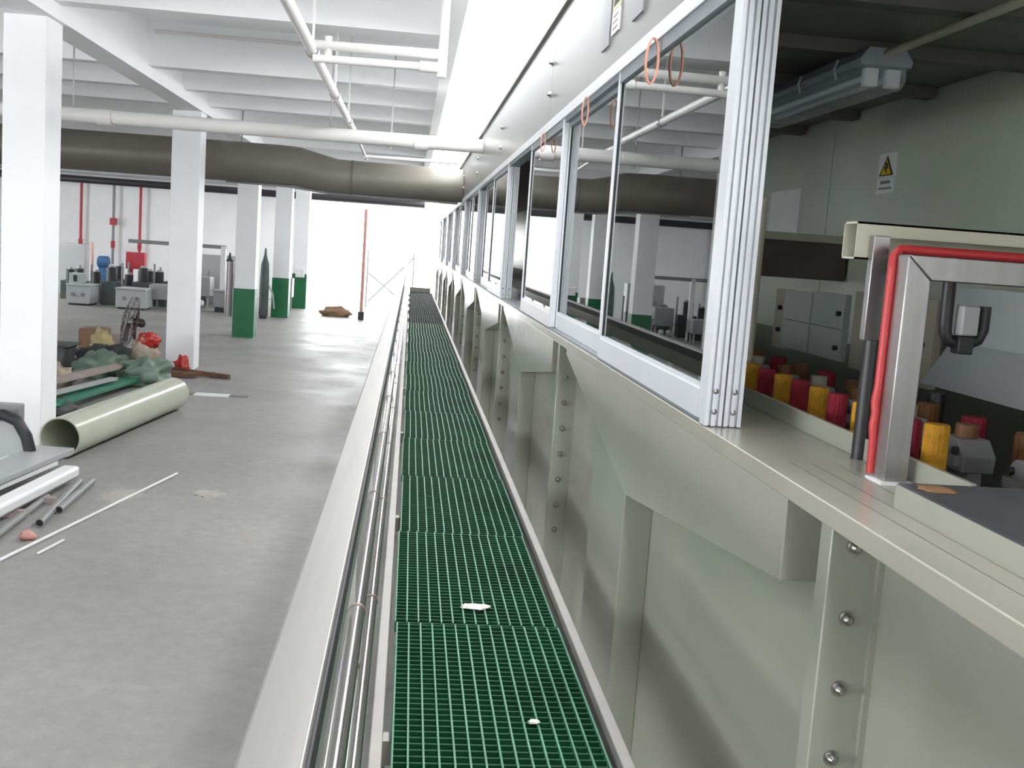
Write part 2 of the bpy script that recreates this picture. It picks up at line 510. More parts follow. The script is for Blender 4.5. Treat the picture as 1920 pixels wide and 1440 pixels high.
GW, GP = 0.615, 1.285
def grating_bars():
    a, b = MB(), MB()
    n = 15
    for i in range(n):
        x = 0.004 + i * (GW - 0.008) / (n - 1)
        a.box(x - 0.0028, x + 0.0028, 0.004, GP - 0.004, -0.038, 0.0)
    k = 33
    for j in range(k + 1):
        y = 0.008 + j * (GP - 0.016) / k
        b.box(0.004, GW - 0.004, y - 0.004, y + 0.004, -0.045, -0.007)
    return a, b
ga, gb = grating_bars()
proto = thing('grating_panel', 'x', 'grating', (0.02, 1.295, WALK), 'green grating panels of the walkway')
for mb, nm, mm in ((ga, 'rib_grid', M['frplight']), (gb, 'cross_bar_grid', M['frp'])):
    for i in range(len(mb.v)):
        mb.v[i] = mb.v[i] + Vector((0.02, 1.295, WALK))
    mb.build(nm, mm, proto, smooth=False)
NG = 24
for i in range(NG):
    o = proto if i == 0 else copy_tree(proto)
    if i == 14:      # the far panels are coloured darker
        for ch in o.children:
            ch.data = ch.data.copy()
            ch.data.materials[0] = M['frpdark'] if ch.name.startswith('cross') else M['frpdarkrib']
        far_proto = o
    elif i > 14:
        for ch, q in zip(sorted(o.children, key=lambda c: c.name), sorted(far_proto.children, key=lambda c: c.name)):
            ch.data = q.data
    o.location = (0.02 + (0.004 if i % 2 else -0.003), 1.295 + GP * i, WALK + random.uniform(-0.002, 0.002))
    o['label'] = 'green moulded grating walkway panel, ' + nth(i, NG)
B(0.02, 0.635, 32.15, 32.2, 0.93, 1.13).build('end_plate', M['kerb'], frame)
single(MB().blob((0.333, 4.05, WALK + 0.004), 0.055, 0.035, 0.005, 3, 0.5, 2.5, 20, 8, WALK + 0.0005), 'paper_scrap', M['paper'],
       'ragged pale scrap lying across the grating ribs', 'scrap')
single(MB().blob((0.45, 3.03, WALK + 0.004), 0.018, 0.013, 0.006, 5, 0.6, 3, 14, 8, WALK + 0.0005), 'paper_scrap', M['paper'],
       'small white crumb on the grating near its right edge', 'scrap')

# ------------------------------------------------------------------ handrail
rail = thing('handrail', 'stainless steel handrail with flat top bar left of the green walkway', 'railing', (-0.115, 16, WALK))
B(-0.153, -0.08, 0.2, 32, 1.82, 1.85).build('top_bar', M['brushed'], rail, bevel=0.004)
MB().tube([(-0.1, 0.2, 1.30), (-0.1, 32, 1.30)], 0.025, 20).build('mid_rail', M['chrome'], rail)
MB().tube([(-0.07, 0.2, 1.13), (-0.07, 32, 1.13)], 0.022, 20).build('lower_rail', M['chrome'], rail)
B(-0.0795, -0.076, 0.2, 32, 1.795, 1.842).build('painted_reflection_strip', M['rubber'], rail)  # black strip stands in for the dark reflection on the bar's side
B(-0.086, -0.0815, 0.2, 32, 1.70, 1.82).build('side_plate', M['mirror'], rail)
for i, y in enumerate([1.62 + 1.48 * k for k in range(20)]):
    B(-0.142, -0.107, y, y + 0.035, 0.95, 1.82).build('post', M['brushed'], rail)
    MB().tube([(-0.1, y - 0.004, 1.30), (-0.1, y + 0.012, 1.30)], 0.0275, 20).build('weld_collar', M['weld'], rail)
    MB().tube([(-0.07, y + 0.596, 1.13), (-0.07, y + 0.612, 1.13)], 0.0245, 20).build('weld_collar', M['weld'], rail)

# ================================================================== PROCESS LINE
XF = 0.875            # outer plane of counter, windows and hood
XW = 1.0              # tank wall plane
CT = 1.935            # counter top
LINE_E = 38.7
PITCH = 4.06
NB = 9
def make_bay(y0, last):
    """tank section whose flange stands at y0; parts in world coordinates"""
    t = thing('tank_section', 'x', 'tank', (XW, y0, 0), 'beige tank sections along the walkway')
    y1 = y0 + PITCH
    B(XW, XW + 0.03, y0 + 0.02, y1 + 0.02, 0.0, CT - 0.05).build('side_panel', M['pp'], t)
    # projecting flange with its bolts
    fl = B(XF + 0.012, XW, y0 - 0.03, y0 + 0.03, 0.0, CT - 0.045).build('joint_flange', M['pp'], t, bevel=0.003)
    for k in range(8):
        z = 1.85 - 0.152 * k
        m_ = MB()
        m_.tube([(XF + 0.062, y0 - 0.03, z), (XF + 0.062, y0 - 0.034, z)], 0.017, 14)
        m_.tube([(XF + 0.062, y0 - 0.034, z), (XF + 0.062, y0 - 0.044, z), (XF + 0.062, y0 - 0.05, z)], 0.011, 12, rs=[0.0125, 0.0115, 0.006])
        m_.build('bolt', M['chrome'], fl)
    MB().box(XW - 0.012, XW, y0 - 0.045, y0 - 0.03, 0, CT - 0.05).build('weld_bead', M['pp'], t)
    # overflow box hung under the counter
    a, ap, b = y0 + 0.22, y0 + 1.94, y0 + 3.72
    poly = [(a, CT - 0.045), (a, CT - 0.24), (ap, CT - 0.445), (b, CT - 0.075), (b, CT - 0.045)]
    MB().prism(poly, 'x', XF + 0.006, XW).build('overflow_box', M['pplit'], t, smooth=False, bevel=0.003)
    # downpipe column below the lowest point of the box
    MB().prism([(ap, 0.0), (ap, CT - 0.447), (ap + 0.72, CT - 0.447 + 0.72 * 0.2079), (ap + 0.72, 0.0)], 'x', XF + 0.01, XW).build('downpipe_duct', M['pp'], t, smooth=False, bevel=0.003)
    return t
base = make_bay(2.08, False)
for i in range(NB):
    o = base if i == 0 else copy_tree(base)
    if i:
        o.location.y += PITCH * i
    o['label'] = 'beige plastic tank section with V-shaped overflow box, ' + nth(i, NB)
near = thing('tank_section', 'smooth beige tank wall at the lower right, before the first bolted flange', 'tank', (XW, 0, 0), 'beige tank sections along the walkway')
B(XW, XW + 0.03, -3, 2.05, 0, CT - 0.05).build('side_panel', M['pp'], near)

hull = thing('tank_hull', 'dark inside and back of the long beige process tank', 'tank', (1.8, 18, 0))
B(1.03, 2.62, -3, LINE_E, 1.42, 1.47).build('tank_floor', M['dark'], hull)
B(1.175, 1.205, 2.06, LINE_E, 1.47, CT - 0.05).build('inner_wall', M['pp'], hull)
B(2.60, 2.65, -3, LINE_E, 0, 2.0).build('rear_wall', M['pp'], hull)
B(1.0, 2.65, LINE_E, LINE_E + 0.04, 0, CT).build('end_wall', M['pp'], hull)

ctr = thing('counter_ledge', 'long glossy beige plastic counter ledge below the sliding windows', 'counter', (1.03, 18, CT))
m_ = B(XF, 1.19, -3, LINE_E, CT - 0.045, CT)
m_.build('ledge_top', M['pptop'], ctr, bevel=0.003)
B(1.175, 1.19, 2.06, LINE_E, CT, CT + 0.056).build('upstand', M['pp'], ctr, bevel=0.002)
for x in (0.955, 1.01, 1.075):
    B(x, x + 0.0016, -3, 2.5, CT, CT + 0.0004).build('scribed_line', M['slate'], ctr)
lid = thing('tank_cover', 'beige cover topped with a wet dark slate sheet, at the right picture edge', 'lid', (1.6, 1.2, CT))
B(1.01, 2.58, -1, 2.05, CT, CT + 0.05).build('lid_body', M['pp'], lid)
B(1.013, 2.58, -1, 2.047, CT + 0.05, CT + 0.054).build('slate_sheet', M['slate'], lid)
MB().blob((1.07, 1.995, CT + 0.0545), 0.038, 0.04, 0.0015, 2, 0.4, 2, 18, 6, CT + 0.0535).build('rust_patch', M['rust'], lid)

# ------------------------------------------------------------------ sliding windows
Z0, Z1 = CT, 3.285
track = thing('window_track', 'white aluminium head and sill track of the sliding windows', 'track', (0.93, 21, Z1))
hb = B(XF - 0.004, 0.985, 2.0, LINE_E, Z1 - 0.06, Z1)
hb.build('head_rail', M['alu'], track, bevel=0.003)
B(0.885, 0.975, 2.0, LINE_E, Z1 - 0.085, Z1 - 0.06).build('track_groove', M['aludark'], track)
B(XF + 0.012, 0.975, 3.08, LINE_E, Z0, Z0 + 0.012).build('sill_rail', M['aludark'], track)
def sash(y0, y1, x0, label):
    s = thing('sliding_window', label, 'window', (x0 + 0.02, (y0 + y1) / 2, Z0 + 0.01), 'sliding windows of the process line')
    zb, zt = Z0 + 0.014, Z1 - 0.062
    fw = 0.036
    for (a, b) in ((y0, y0 + fw), (y1 - fw, y1)):
        st = B(x0, x0 + 0.036, a, b, zb, zt).build('stile', M['alu'], s, bevel=0.003)
    br = MB().box(x0, x0 + 0.034, y0 + fw, y1 - fw, zb, zb + 0.085).box(x0 + 0.006, x0 + 0.028, y0 + fw, y1 - fw, zb + 0.085, zb + 0.1)
    br.build('bottom_rail', M['alu'], s)
    B(x0, x0 + 0.034, y0 + fw, y1 - fw, zt - 0.05, zt).build('top_rail', M['aludark'], s)
    B(x0 + 0.014, x0 + 0.019, y0 + fw, y1 - fw, zb + 0.09, zt - 0.045).build('glass_pane', M['glass'], s)
    g = MB()
    for (a, b) in ((y0 + fw, y0 + fw + 0.01), (y1 - fw - 0.01, y1 - fw)):
        g.box(x0 + 0.009, x0 + 0.024, a, b, zb + 0.09, zt - 0.05)
    g.build('glazing_gasket', M['rubber'], s)
    return s
def jamb(y, label):
    j = thing('window_jamb', label, 'window jamb', (0.93, y, Z0), 'window jambs of the process line')
    for x0, x1 in ((XF, 0.926), (0.932, 0.983)):
        p = MB()
        # extruded profile with grooves on its end face
        p.box(x0, x1, y + 0.01, y + 0.05, Z0 + 0.003, Z1 - 0.06)
        wd = (x1 - x0)
        for a, b in ((0.0, 0.22), (0.36, 0.62), (0.78, 1.0)):
            p.box(x0 + a * wd, x0 + b * wd, y - 0.006, y + 0.01, Z0 + 0.003, Z1 - 0.06)
        pr = p.build('profile', M['alu'], j, smooth=False)
        for z in (Z0 + 0.045, Z0 + 0.105):
            s = MB()
            xc = (x0 + x1) / 2
            s.tube([(xc, y - 0.005, z), (xc, y - 0.009, z), (xc, y - 0.012, z)], 0.008, 12, rs=[0.009, 0.008, 0.004])
            s.build('screw', M['steel'], pr)
    return j
UNITS = [3.0, 10.3, 14.85, 18.7, 22.9, 27.2, 31.6]
cnt = 0
tot = len(UNITS)
for u, y in enumerate(UNITS):
    jamb(y, 'double white aluminium window jamb, ' + nth(u, tot))
    end = UNITS[u + 1] if u + 1 < len(UNITS) else 37.5
    end = UNITS[u + 1] if u + 1 < len(UNITS) else 35.9
    n = 3 if u == 0 else 2
    wd = 1.79 if u == 0 else (end - y - 1.0) / 2
    for k in range(n):
        a = y + 0.05 + k * wd * 0.985
        sash(a, a + wd, XF + 0.002 if k % 2 == 0 else XF + 0.012 + 0.028,
             'sliding glass window, %s in the row along the walkway' % ('the nearest' if cnt == 0 else 'the ' + ORD[cnt] + ' from the camera'))
        cnt += 1

# ------------------------------------------------------------------ hood
HT = 3.94
hood = thing('process_hood', 'long beige sheet hood over the windows and tank of the process line', 'hood', (1.7, 18, 3.28))
edges = [-3.0] + [7.35 + 4.06 * i for i in range(8)] + [LINE_E]
for a, b in zip(edges[:-1], edges[1:]):
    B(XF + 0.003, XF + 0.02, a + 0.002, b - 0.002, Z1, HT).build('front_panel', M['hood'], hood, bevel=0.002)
    if b < LINE_E:
        for z in (Z1 + 0.19, Z1 + 0.40):
            for s in (0.05,):
                m_ = MB().tube([(XF + 0.004, b + s, z), (XF - 0.004, b + s, z)], 0.022, 12)
                m_.tube([(XF - 0.004, b + s, z), (XF - 0.016, b + s, z), (XF - 0.022, b + s, z)], 0.013, 10, rs=[0.014, 0.012, 0.005])
                m_.build('bolt', M['chrome'], hood)
B(XF - 0.02, XF + 0.05, -3, LINE_E, HT, HT + 0.025).build('top_flange', M['kerb'], hood)
B(XF + 0.02, 2.65, -3, LINE_E, HT - 0.02, HT).build('top_panel', M['hood'], hood)
for a in [-3 + 1.6 * i for i in range(28)]:
    if a < LINE_E:
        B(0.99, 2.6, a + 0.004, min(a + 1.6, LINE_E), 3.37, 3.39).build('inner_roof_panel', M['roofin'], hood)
for y in (3.6, 4.42, 5.3, 6.25, 7.1, 8.0, 8.9, 9.8):
    B(0.99, 2.58, y, y + 0.09, 3.315, 3.37).build('roof_joist', M['joist'], hood)
for i, a in enumerate([-3.0, 0.4, 3.8, 6.62, 9.4, 13, 17, 21, 25, 29, 33, 37]):
    b = [-3.0, 0.4, 3.8, 6.62, 9.4, 13, 17, 21, 25, 29, 33, 37, LINE_E][i + 1]
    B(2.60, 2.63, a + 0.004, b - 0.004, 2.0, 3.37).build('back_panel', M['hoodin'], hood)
B(2.63, 2.65, -3, LINE_E, 2.0, HT).build('outer_back', M['hood'], hood)
B(0.99, 2.65, LINE_E, LINE_E + 0.03, CT, HT).build('end_panel', M['hood'], hood)

# labels on the hood front
def hood_tag(y0, y1, z0, z1, m, name, label, cat):
    return single(B(XF - 0.003, XF + 0.003, y0, y1, z0, z1), name, m, label, cat, smooth=False)
t = thing('name_plate', 'tall grey equipment plate on the hood, left of the yellow warning label', 'name plate', (XF, 5.3, 3.4))
B(XF - 0.004, XF + 0.003, 5.16, 5.36, 3.40, 3.86).build('plate', M['plate'], t)
t = thing('warning_label', 'pale yellow and white warning label on the hood beside the grey plate', 'label', (XF, 5.0, 3.43))
B(XF - 0.003, XF + 0.003, 4.93, 5.11, 3.54, 3.74).build('yellow_field', M['labelyellow'], t)
B(XF - 0.003, XF + 0.003, 4.93, 5.11, 3.43, 3.537).build('white_field', M['white'], t)
tri = MB().prism([(4.95, 3.56), (5.09, 3.56), (5.02, 3.71)], 'x', XF - 0.004, XF - 0.003)
tri.build('triangle_symbol', M['ink'], t)
for k in range(3):
    B(XF - 0.004, XF - 0.003, 4.96, 5.08, 3.45 + 0.028 * k, 3.46 + 0.028 * k).build('text_line', M['grey'], t)
t = thing('name_plate', 'shorter grey equipment plate on the hood, right of the yellow warning label', 'name plate', (XF, 4.5, 3.4))
B(XF - 0.004, XF + 0.003, 4.40, 4.62, 3.40, 3.62).build('plate', M['plate'], t)

# ------------------------------------------------------------------ inside the hood
fl = thing('fluorescent_light', 'unlit twin-tube fluorescent light with clear cover under the dark hood roof', 'light fixture', (1.87, 5.0, 3.15))
sec = [(1.775, 3.20), (1.79, 3.165), (1.95, 3.165), (1.97, 3.20), (1.965, 3.25), (1.78, 3.25)]
MB().prism(sec, 'y', 4.32, 5.78).build('clear_cover', M['lamp'], fl)
sec2 = [(1.765, 3.25), (1.98, 3.25), (1.985, 3.275), (1.95, 3.325), (1.795, 3.325), (1.76, 3.275)]
MB().prism(sec2, 'y', 4.30, 5.80).build('housing', M['lampbody'], fl, bevel=0.004)
for x in (1.825, 1.918):
    MB().tube([(x, 4.36, 3.215), (x, 5.74, 3.215)], 0.013, 12).build('lamp_tube', M['tube'], fl)
    B(x - 0.03, x + 0.03, 4.325, 4.36, 3.172, 3.245).build('lamp_holder', M['white'], fl, bevel=0.004)
for y in (4.55, 4.98, 5.4):
    for x in (1.764, 1.977):
        MB().tube([(x, y, 3.305), (x + (-0.012 if x < 1.8 else 0.012), y, 3.27), (x, y, 3.225)], 0.006, 6).build('clip', M['ltgrey'], fl)
for y in (4.5, 5.6):
    B(1.85, 1.89, y, y + 0.03, 3.32, 3.37).build('bracket', M['dark'], fl)
single(MB().tube([(1.87, 4.305, 3.30), (1.87, 1.0, 3.285)], 0.0165, 12), 'conduit_pipe', M['ivory'],
       'thin white conduit pipe running from the light fixture along the dark roof', 'conduit')

sg = thing('warning_sign', 'white warning sign with yellow triangle on the inner back wall', 'sign', (2.597, 5.8, 2.86))
B(2.596, 2.6, 5.70, 5.92, 2.955, 3.085).build('sign_board', M['white'], sg, smooth=False)
MB().prism([(5.72, 2.962), (5.90, 2.962), (5.81, 3.072)], 'x', 2.594, 2.596).build('triangle_border', M['ink'], sg, smooth=False)
MB().prism([(5.745, 2.968), (5.875, 2.968), (5.81, 3.054)], 'x', 2.592, 2.594).build('yellow_triangle', M['signyellow'], sg, smooth=False)
MB().prism([(5.80, 3.035), (5.83, 3.035), (5.812, 3.01), (5.835, 3.01), (5.80, 2.974), (5.806, 3.0), (5.785, 3.0)], 'x', 2.590, 2.592).build('bolt_symbol', M['ink'], sg, smooth=False)
B(2.596, 2.6, 5.70, 5.92, 2.862, 2.95).build('text_board', M['white'], sg, smooth=False)
B(2.594, 2.596, 5.75, 5.87, 2.918, 2.935).build('text_line', M['grey'], sg)
B(2.594, 2.596, 5.73, 5.89, 2.888, 2.898).build('text_line', M['grey'], sg)
single(B(2.59, 2.6, 7.1, 7.7, 2.64, 2.96), 'access_cover', M['white'], 'pale rectangular access cover on the inner back wall behind the upright pole', 'panel')
single(MB().tube([(1.35, 4.1, 1.47), (1.35, 4.1, 2.675)], 0.018, 14), 'upright_pole', M['ivory'],
       'cream upright pole just right of the window jamb', 'pole')
m_ = thing('cross_duct', 'dark brown duct with a beige top lip crossing the tank behind the rollers', 'duct', (1.9, 6.2, 2.3))
B(1.22, 2.58, 6.2, 6.6, 2.36, 2.58).build('duct_body', M['brown'], m_)
B(1.21, 2.58, 6.17, 6.62, 2.58, 2.625).build('top_lip', M['ivory'], m_)

# rear guard panels
gp = thing('guard_panel', 'blue-grey jointed guard panel beyond the rollers, left of the cream panel', 'panel', (2.03, 5.1, 2.0), 'guard panels behind the rollers')
B(2.0, 2.03, 5.17, 5.56, 2.15, 2.30).build('panel_leaf', M['ltgrey'], gp)
B(2.0, 2.03, 4.76, 5.16, 2.15, 2.31).build('panel_leaf', M['ltgrey'], gp)
B(2.0, 2.03, 5.17, 5.56, 2.0, 2.145).build('panel_leaf', M['ltgrey'], gp)
B(2.0, 2.03, 4.76, 5.16, 2.0, 2.145).build('panel_leaf', M['ltgrey'], gp)
for z in (2.06, 2.22):
    MB().tube([(2.0, 4.8, z), (1.98, 4.8, z)], 0.012, 8).build('clamp_knob', M['dark'], gp)
gp = thing('guard_panel', 'cream guard panel between the blue-grey panel and the steel post', 'panel', (2.05, 4.4, 2.0), 'guard panels behind the rollers')
B(2.03, 2.06, 3.95, 4.72, 1.98, 2.33).build('panel_leaf', M['cream'], gp)
for y, z in ((4.55, 2.2), (4.5, 2.12), (4.1, 2.2), (4.03, 2.15), (4.06, 2.03)):
    MB().tube([(2.03, y, z), (2.01, y, z)], 0.013, 8).build('clamp_knob', M['dark'], gp)
gp = thing('guard_panel', 'cream end panel in front of the dark gap beside the cream pole', 'panel', (2.05, 5.75, 2.0), 'guard panels behind the rollers')
B(2.03, 2.06, 5.58, 5.78, 1.98, 2.30).build('panel_leaf', M['cream'], gp)
for z in (2.08, 2.2):
    MB().tube([(2.03, 5.68, z), (2.01, 5.68, z)], 0.013, 8).build('clamp_knob', M['dark'], gp)
gp = thing('spray_shield', 'broad grey-green angled shield above the rollers right of the steel post', 'shield', (1.9, 3.2, 2.0))
MB().prism([(1.9, 2.025), (1.92, 2.025), (2.02, 2.185), (2.0, 2.185)], 'y', 2.2, 3.76).build('lower_leaf', M['tank'], gp)
B(2.0, 2.02, 2.2, 3.80, 2.185, 2.385).build('upper_leaf', M['ltgrey'], gp)
B(2.18, 2.2, 2.2, 3.9, 2.385, 2.5).build('rear_leaf', M['ivory'], gp)
single(B(1.78, 1.80, 2.55, 2.72, 2.05, 2.2), 'mounting_plate', M['ltgrey'], 'pale mounting plate at the right picture edge before the grey-green shield', 'plate')

# rollers
def roller(x, y, top, r, m, label, group, length=0.155):
    t = thing('brush_roller', label, 'roller', (x, y, top - length), group)
    ring = MB()
    n = 30
    prof = []
    zs = [top - length, top - length + 0.008, top - 0.008, top - 0.002]
    rs = [r * 0.9, r, r, r * 0.9]
    for z, q in zip(zs, rs):
        prof.append([(x + q * (1 + (0.02 if j % 2 else -0.02)) * math.cos(2 * math.pi * j / n), y + q * (1 + (0.02 if j % 2 else -0.02)) * math.sin(2 * math.pi * j / n), z) for j in range(n)])
    vs = [p for rg in prof for p in rg]
    fs = []
    for i in range(3):
        for j in range(n):
            a, b = i * n + j, i * n + (j + 1) % n
            fs.append((a, b, b + n, a + n))
    fs.append(tuple(range(n - 1, -1, -1)))
    fs.append(tuple(range(3 * n, 4 * n)))
    ring.add(vs, fs)
    ring.build('brush_sleeve', m, t, smooth=False)
    MB().tube([(x, y, 1.47), (x, y, top - length)], 0.012, 8).build('spindle', M['steel'], t)
    return t
fy = [2.46, 2.60, 2.887, 3.07, 3.22, 3.385, 3.547, 3.72, 3.882]
fc = ['y', 'r', 'y', 'r', 'y', 'r', 'y', 'r', 'y']
fy += [3.882 + 0.165 * k for k in range(1, 9)]
fc += ['r', 'y'] * 4
ny = nr = 0
for y, c in zip(fy, fc):
    if c == 'y':
        lab = 'yellow vertical brush roller of the front row, ' + nth(ny); ny += 1
    else:
        lab = 'red vertical brush roller of the front row, ' + nth(nr); nr += 1
    roller(1.30, y, 2.4 - 0.352 + (0.01 if y < 2.5 else 0), 0.03, M['yellow'] if c == 'y' else M['redbrush'], lab, 'front row of brush rollers')
ny = nr = 0
for k in range(13):
    y = 2.75 + 0.29 * k
    c = 'r' if k % 2 else 'o'
    if c == 'r':
        lab = 'dark red roller of the rear row behind the grey clamps, ' + nth(nr); nr += 1
    else:
        lab = 'orange-brown roller of the rear row behind the grey clamps, ' + nth(ny); ny += 1
    roller(1.72, y, 2.005, 0.036, M['redbrush'] if c == 'r' else M['orange'], lab, 'rear row of rollers', 0.12)
def clamp(y, i):
    x = 1.50
    t = thing('bearing_clamp', 'grey bearing clamp between the roller rows, ' + nth(i), 'clamp', (x, y, 1.47), 'grey bearing clamps')
    for s in (-0.05, 0.05):
        B(x - 0.02, x + 0.02, y + s - 0.014, y + s + 0.014, 1.47, 1.92).build('leg', M['grey'], t, bevel=0.003)
    MB().prism([(y - 0.075, 1.91), (y + 0.075, 1.91), (y + 0.08, 1.955), (y + 0.04, 1.995), (y - 0.04, 1.995), (y - 0.08, 1.955)], 'x', x - 0.045, x + 0.045).build('bearing_block', M['clampgrey'], t, smooth=False, bevel=0.004)
    B(x - 0.06, x - 0.045, y - 0.06, y + 0.06, 1.925, 1.95).build('clip_plate', M['grey'], t)
    MB().tube([(x, y, 1.995), (x, y, 2.03)], 0.03, 14).build('bearing_cap', M['orange'] if i % 2 else M['cream'], t)
    for s in (-0.045, 0.045):
        MB().tube([(x - 0.045, y + s, 1.965), (x - 0.058, y + s, 1.965)], 0.011, 8).build('bolt', M['dark'], t)
    B(x - 0.075, x - 0.03, y - 0.02, y + 0.02, 1.78, 1.80).build('lower_tab', M['ltgrey'], t)
for i, y in enumerate([2.33, 2.68, 3.03, 3.38, 3.73, 4.08, 4.43, 4.78, 5.13, 5.5]):
    clamp(y, i)

# steel portal frame with red hose
pf = thing('steel_portal_frame', 'satin steel post and mitred cross arm standing on the counter ledge', 'frame', (1.14, 2.33, CT))
px0, px1, py0, py1 = 1.097, 1.155, 2.29, 2.345
ztop = 2.4 + 0.055
MB().prism([(px0, CT), (px1, CT), (px1, ztop - 0.055), (px0, ztop)], 'y', py0, py1).build('post', M['steel'], pf, bevel=0.003)
MB().prism([(px0 + 0.001, ztop), (px1 + 0.001, ztop - 0.055), (2.4, ztop - 0.055), (2.4, ztop)], 'y', py0, py1).build('cross_arm', M['steel'], pf, bevel=0.003)
B(1.085, 1.168, 2.275, 2.36, CT, CT + 0.006).build('foot_plate', M['white'], pf)
B(1.075, 1.115, 2.43, 2.455, 2.25, 2.497).build('rear_post', M['steel'], pf, bevel=0.002)
single(MB().tube([(1.097, 2.358, CT + 0.012), (1.095, 2.358, 2.03), (1.091, 2.358, 2.06), (1.094, 2.358, 2.085), (1.090, 2.358, 2.115), (1.094, 2.358, 2.15), (1.094, 2.358, 2.42), (1.097, 2.364, 2.45), (1.115, 2.372, 2.467), (1.16, 2.372, 2.467), (2.4, 2.372, 2.467)], 0.0115, 12),
       'red_hose', M['redhose'], 'red hose running up behind the steel post and along its cross arm', 'hose')
t = thing('rectangular_tube', 'ivory rectangular plastic tube with open end above the steel cross arm', 'tube', (1.5, 2.5, 2.44))
tm = MB()
for (x0, x1, y0, y1, z0, z1) in ((1.045, 2.5, 2.46, 2.465, 2.495, 2.528), (1.045, 2.5, 2.535, 2.54, 2.44, 2.528), (1.045, 2.5, 2.46, 2.54, 2.523, 2.528), (1.045, 2.5, 2.46, 2.54, 2.44, 2.4445)):
    tm.box(x0, x1, y0, y1, z0, z1)
tm.build('tube_wall', M['ivory'], t)
B(1.045, 1.09, 2.46, 2.465, 2.44, 2.495).build('cut_lip', M['ivory'], t)
single(MB().tube([(1.175, 2.6, 1.47), (1.175, 2.6, 2.29)], 0.022, 14), 'black_post', M['black'],
       'black post behind the steel post and red hose', 'post')
single(MB().tube([(1.78, 3.4, 1.47), (1.78, 3.4, 2.03)], 0.03, 14), 'black_post', M['black'],
       'short black post below the grey-green shield', 'post')
uh = thing('hose_assembly', 'black hose bent in a U around a grey nozzle block below the cross arm', 'hose', (1.4, 2.6, 2.2))
MB().tube([(1.36, 2.6, 2.42), (1.362, 2.6, 2.30), (1.363, 2.6, 2.275), (1.372, 2.6, 2.255), (1.39, 2.6, 2.25), (1.43, 2.6, 2.25), (1.452, 2.6, 2.26), (1.462, 2.6, 2.285), (1.462, 2.6, 2.345)], 0.0165, 14).build('bent_hose', M['rubber'], uh)
B(1.385, 1.43, 2.56, 2.6, 2.27, 2.345).build('nozzle_block', M['ltgrey'], uh, bevel=0.004)
B(1.388, 1.428, 2.57, 2.61, 2.222, 2.268).build('nozzle_tip', M['black'], uh, bevel=0.003)

# ================================================================== OVERHEAD SERVICES
t = thing('white_pipe', 'large white pipe crossing the hall under the ceiling in front of the second pillar', 'pipe', (-6, 14.5, 3.74))
MB().tube([(-15.9, 14.5, 3.725), (XF - 0.003, 14.5, 3.755)], 0.092, 24).build('pipe_run', M['pvc'], t)
for x in (-4.02, -10.0, 0.05):
    MB().tube([(x - 0.09, 14.5, 3.74), (x + 0.09, 14.5, 3.74)], 0.105, 24).build('coupling', M['pvc'], t)
for x in (-4.42, -1.15, -0.35):
    B(x - 0.008, x + 0.008, 14.49, 14.51, 3.62, 4.9).build('hanger_rod', M['ltgrey'], t)
t = thing('ventilation_duct', 'thick olive-grey ventilation duct crossing the hall below the beams', 'duct', (-6, 20, 3.6))
DR = 0.345
MB().tube([(-15.9, 20, 3.62), (-2.5, 20, 3.66), (-2.15, 20, 3.65), (-1.45, 20, 3.53), (-1.1, 20, 3.53), (0.872, 20, 3.525)], DR, 32, rs=[0.355, 0.355, 0.35, 0.31, 0.305, 0.30]).build('duct_run', M['duct'], t)
for x in (-3.15, -9.0):
    MB().tube([(x - 0.02, 20, 3.655), (x + 0.02, 20, 3.655)], 0.362, 32).build('strap', M['duct'], t)
    B(x - 0.01, x + 0.01, 19.99, 20.01, 4.0, 4.6).build('hanger_rod', M['grey'], t)
MB().tube([(-1.16, 20, 3.53), (-1.13, 20, 3.53)], 0.313, 32).build('seam_ring', M['ductdark'], t)
t = thing('sprinkler_pipe', 'long white pipe running lengthwise under the ceiling towards the duct', 'pipe', (-0.9, 11, 3.95))
MB().tube([(-0.92, -8.8, 3.95), (-0.92, 16.0, 3.95)], 0.045, 16).build('pipe_run', M['pvc'], t)
MB().tube([(-0.91, 16.0, 3.95), (-0.88, 19.3, 3.83)], 0.022, 12).build('thin_end_pipe', M['pvc'], t)
for y in (9.35, 12.0, 14.4):
    MB().tube([(-0.92, y - 0.05, 3.95), (-0.92, y + 0.05, 3.95)], 0.057, 16).build('clamp', M['steel'], t)
    B(-0.93, -0.91, y - 0.01, y + 0.01, 3.99, 5.0).build('hanger_rod', M['pvc'], t)
t = thing('pipe_pair', 'two parallel white pipes joining the lengthwise pipe to the long beam', 'pipe', (-0.35, 9.2, 3.9))
MB().tube([(-0.9, 9.2, 3.975), (0.13, 9.2, 3.985), (0.16, 9.2, 3.98)], 0.04, 16).build('upper_pipe', M['pvc'], t)
MB().tube([(-0.9, 9.2, 3.865), (0.15, 9.2, 3.875)], 0.034, 16).build('lower_pipe', M['pvc'], t)
MB().tube([(-0.02, 9.2, 3.872), (0.17, 9.2, 3.875)], 0.046, 16).build('coupling', M['pvc'], t)
MB().tube([(0.165, 9.2, 3.8), (0.165, 9.2, 4.48)], 0.04, 14).build('riser', M['pvc'], t)
MB().tube([(-0.78, 9.2, 3.86), (-0.78, 9.2, 4.05)], 0.03, 14).build('tee', M['pvc'], t)
single(MB().tube([(-3.5, 14.78, 4.92), (-1.55, 14.78, 4.92), (-1.5, 14.78, 4.92)], 0.025, 10), 'ceiling_conduit', M['pvc'],
       'slim pale conduit high on the cross beam at upper left', 'conduit')
single(MB().tube([(-0.9, 18.7, 3.83), (0.7, 18.7, 3.84)], 0.03, 12), 'branch_pipe', M['pvc'],
       'short pale pipe just above the right half of the grey duct', 'pipe')
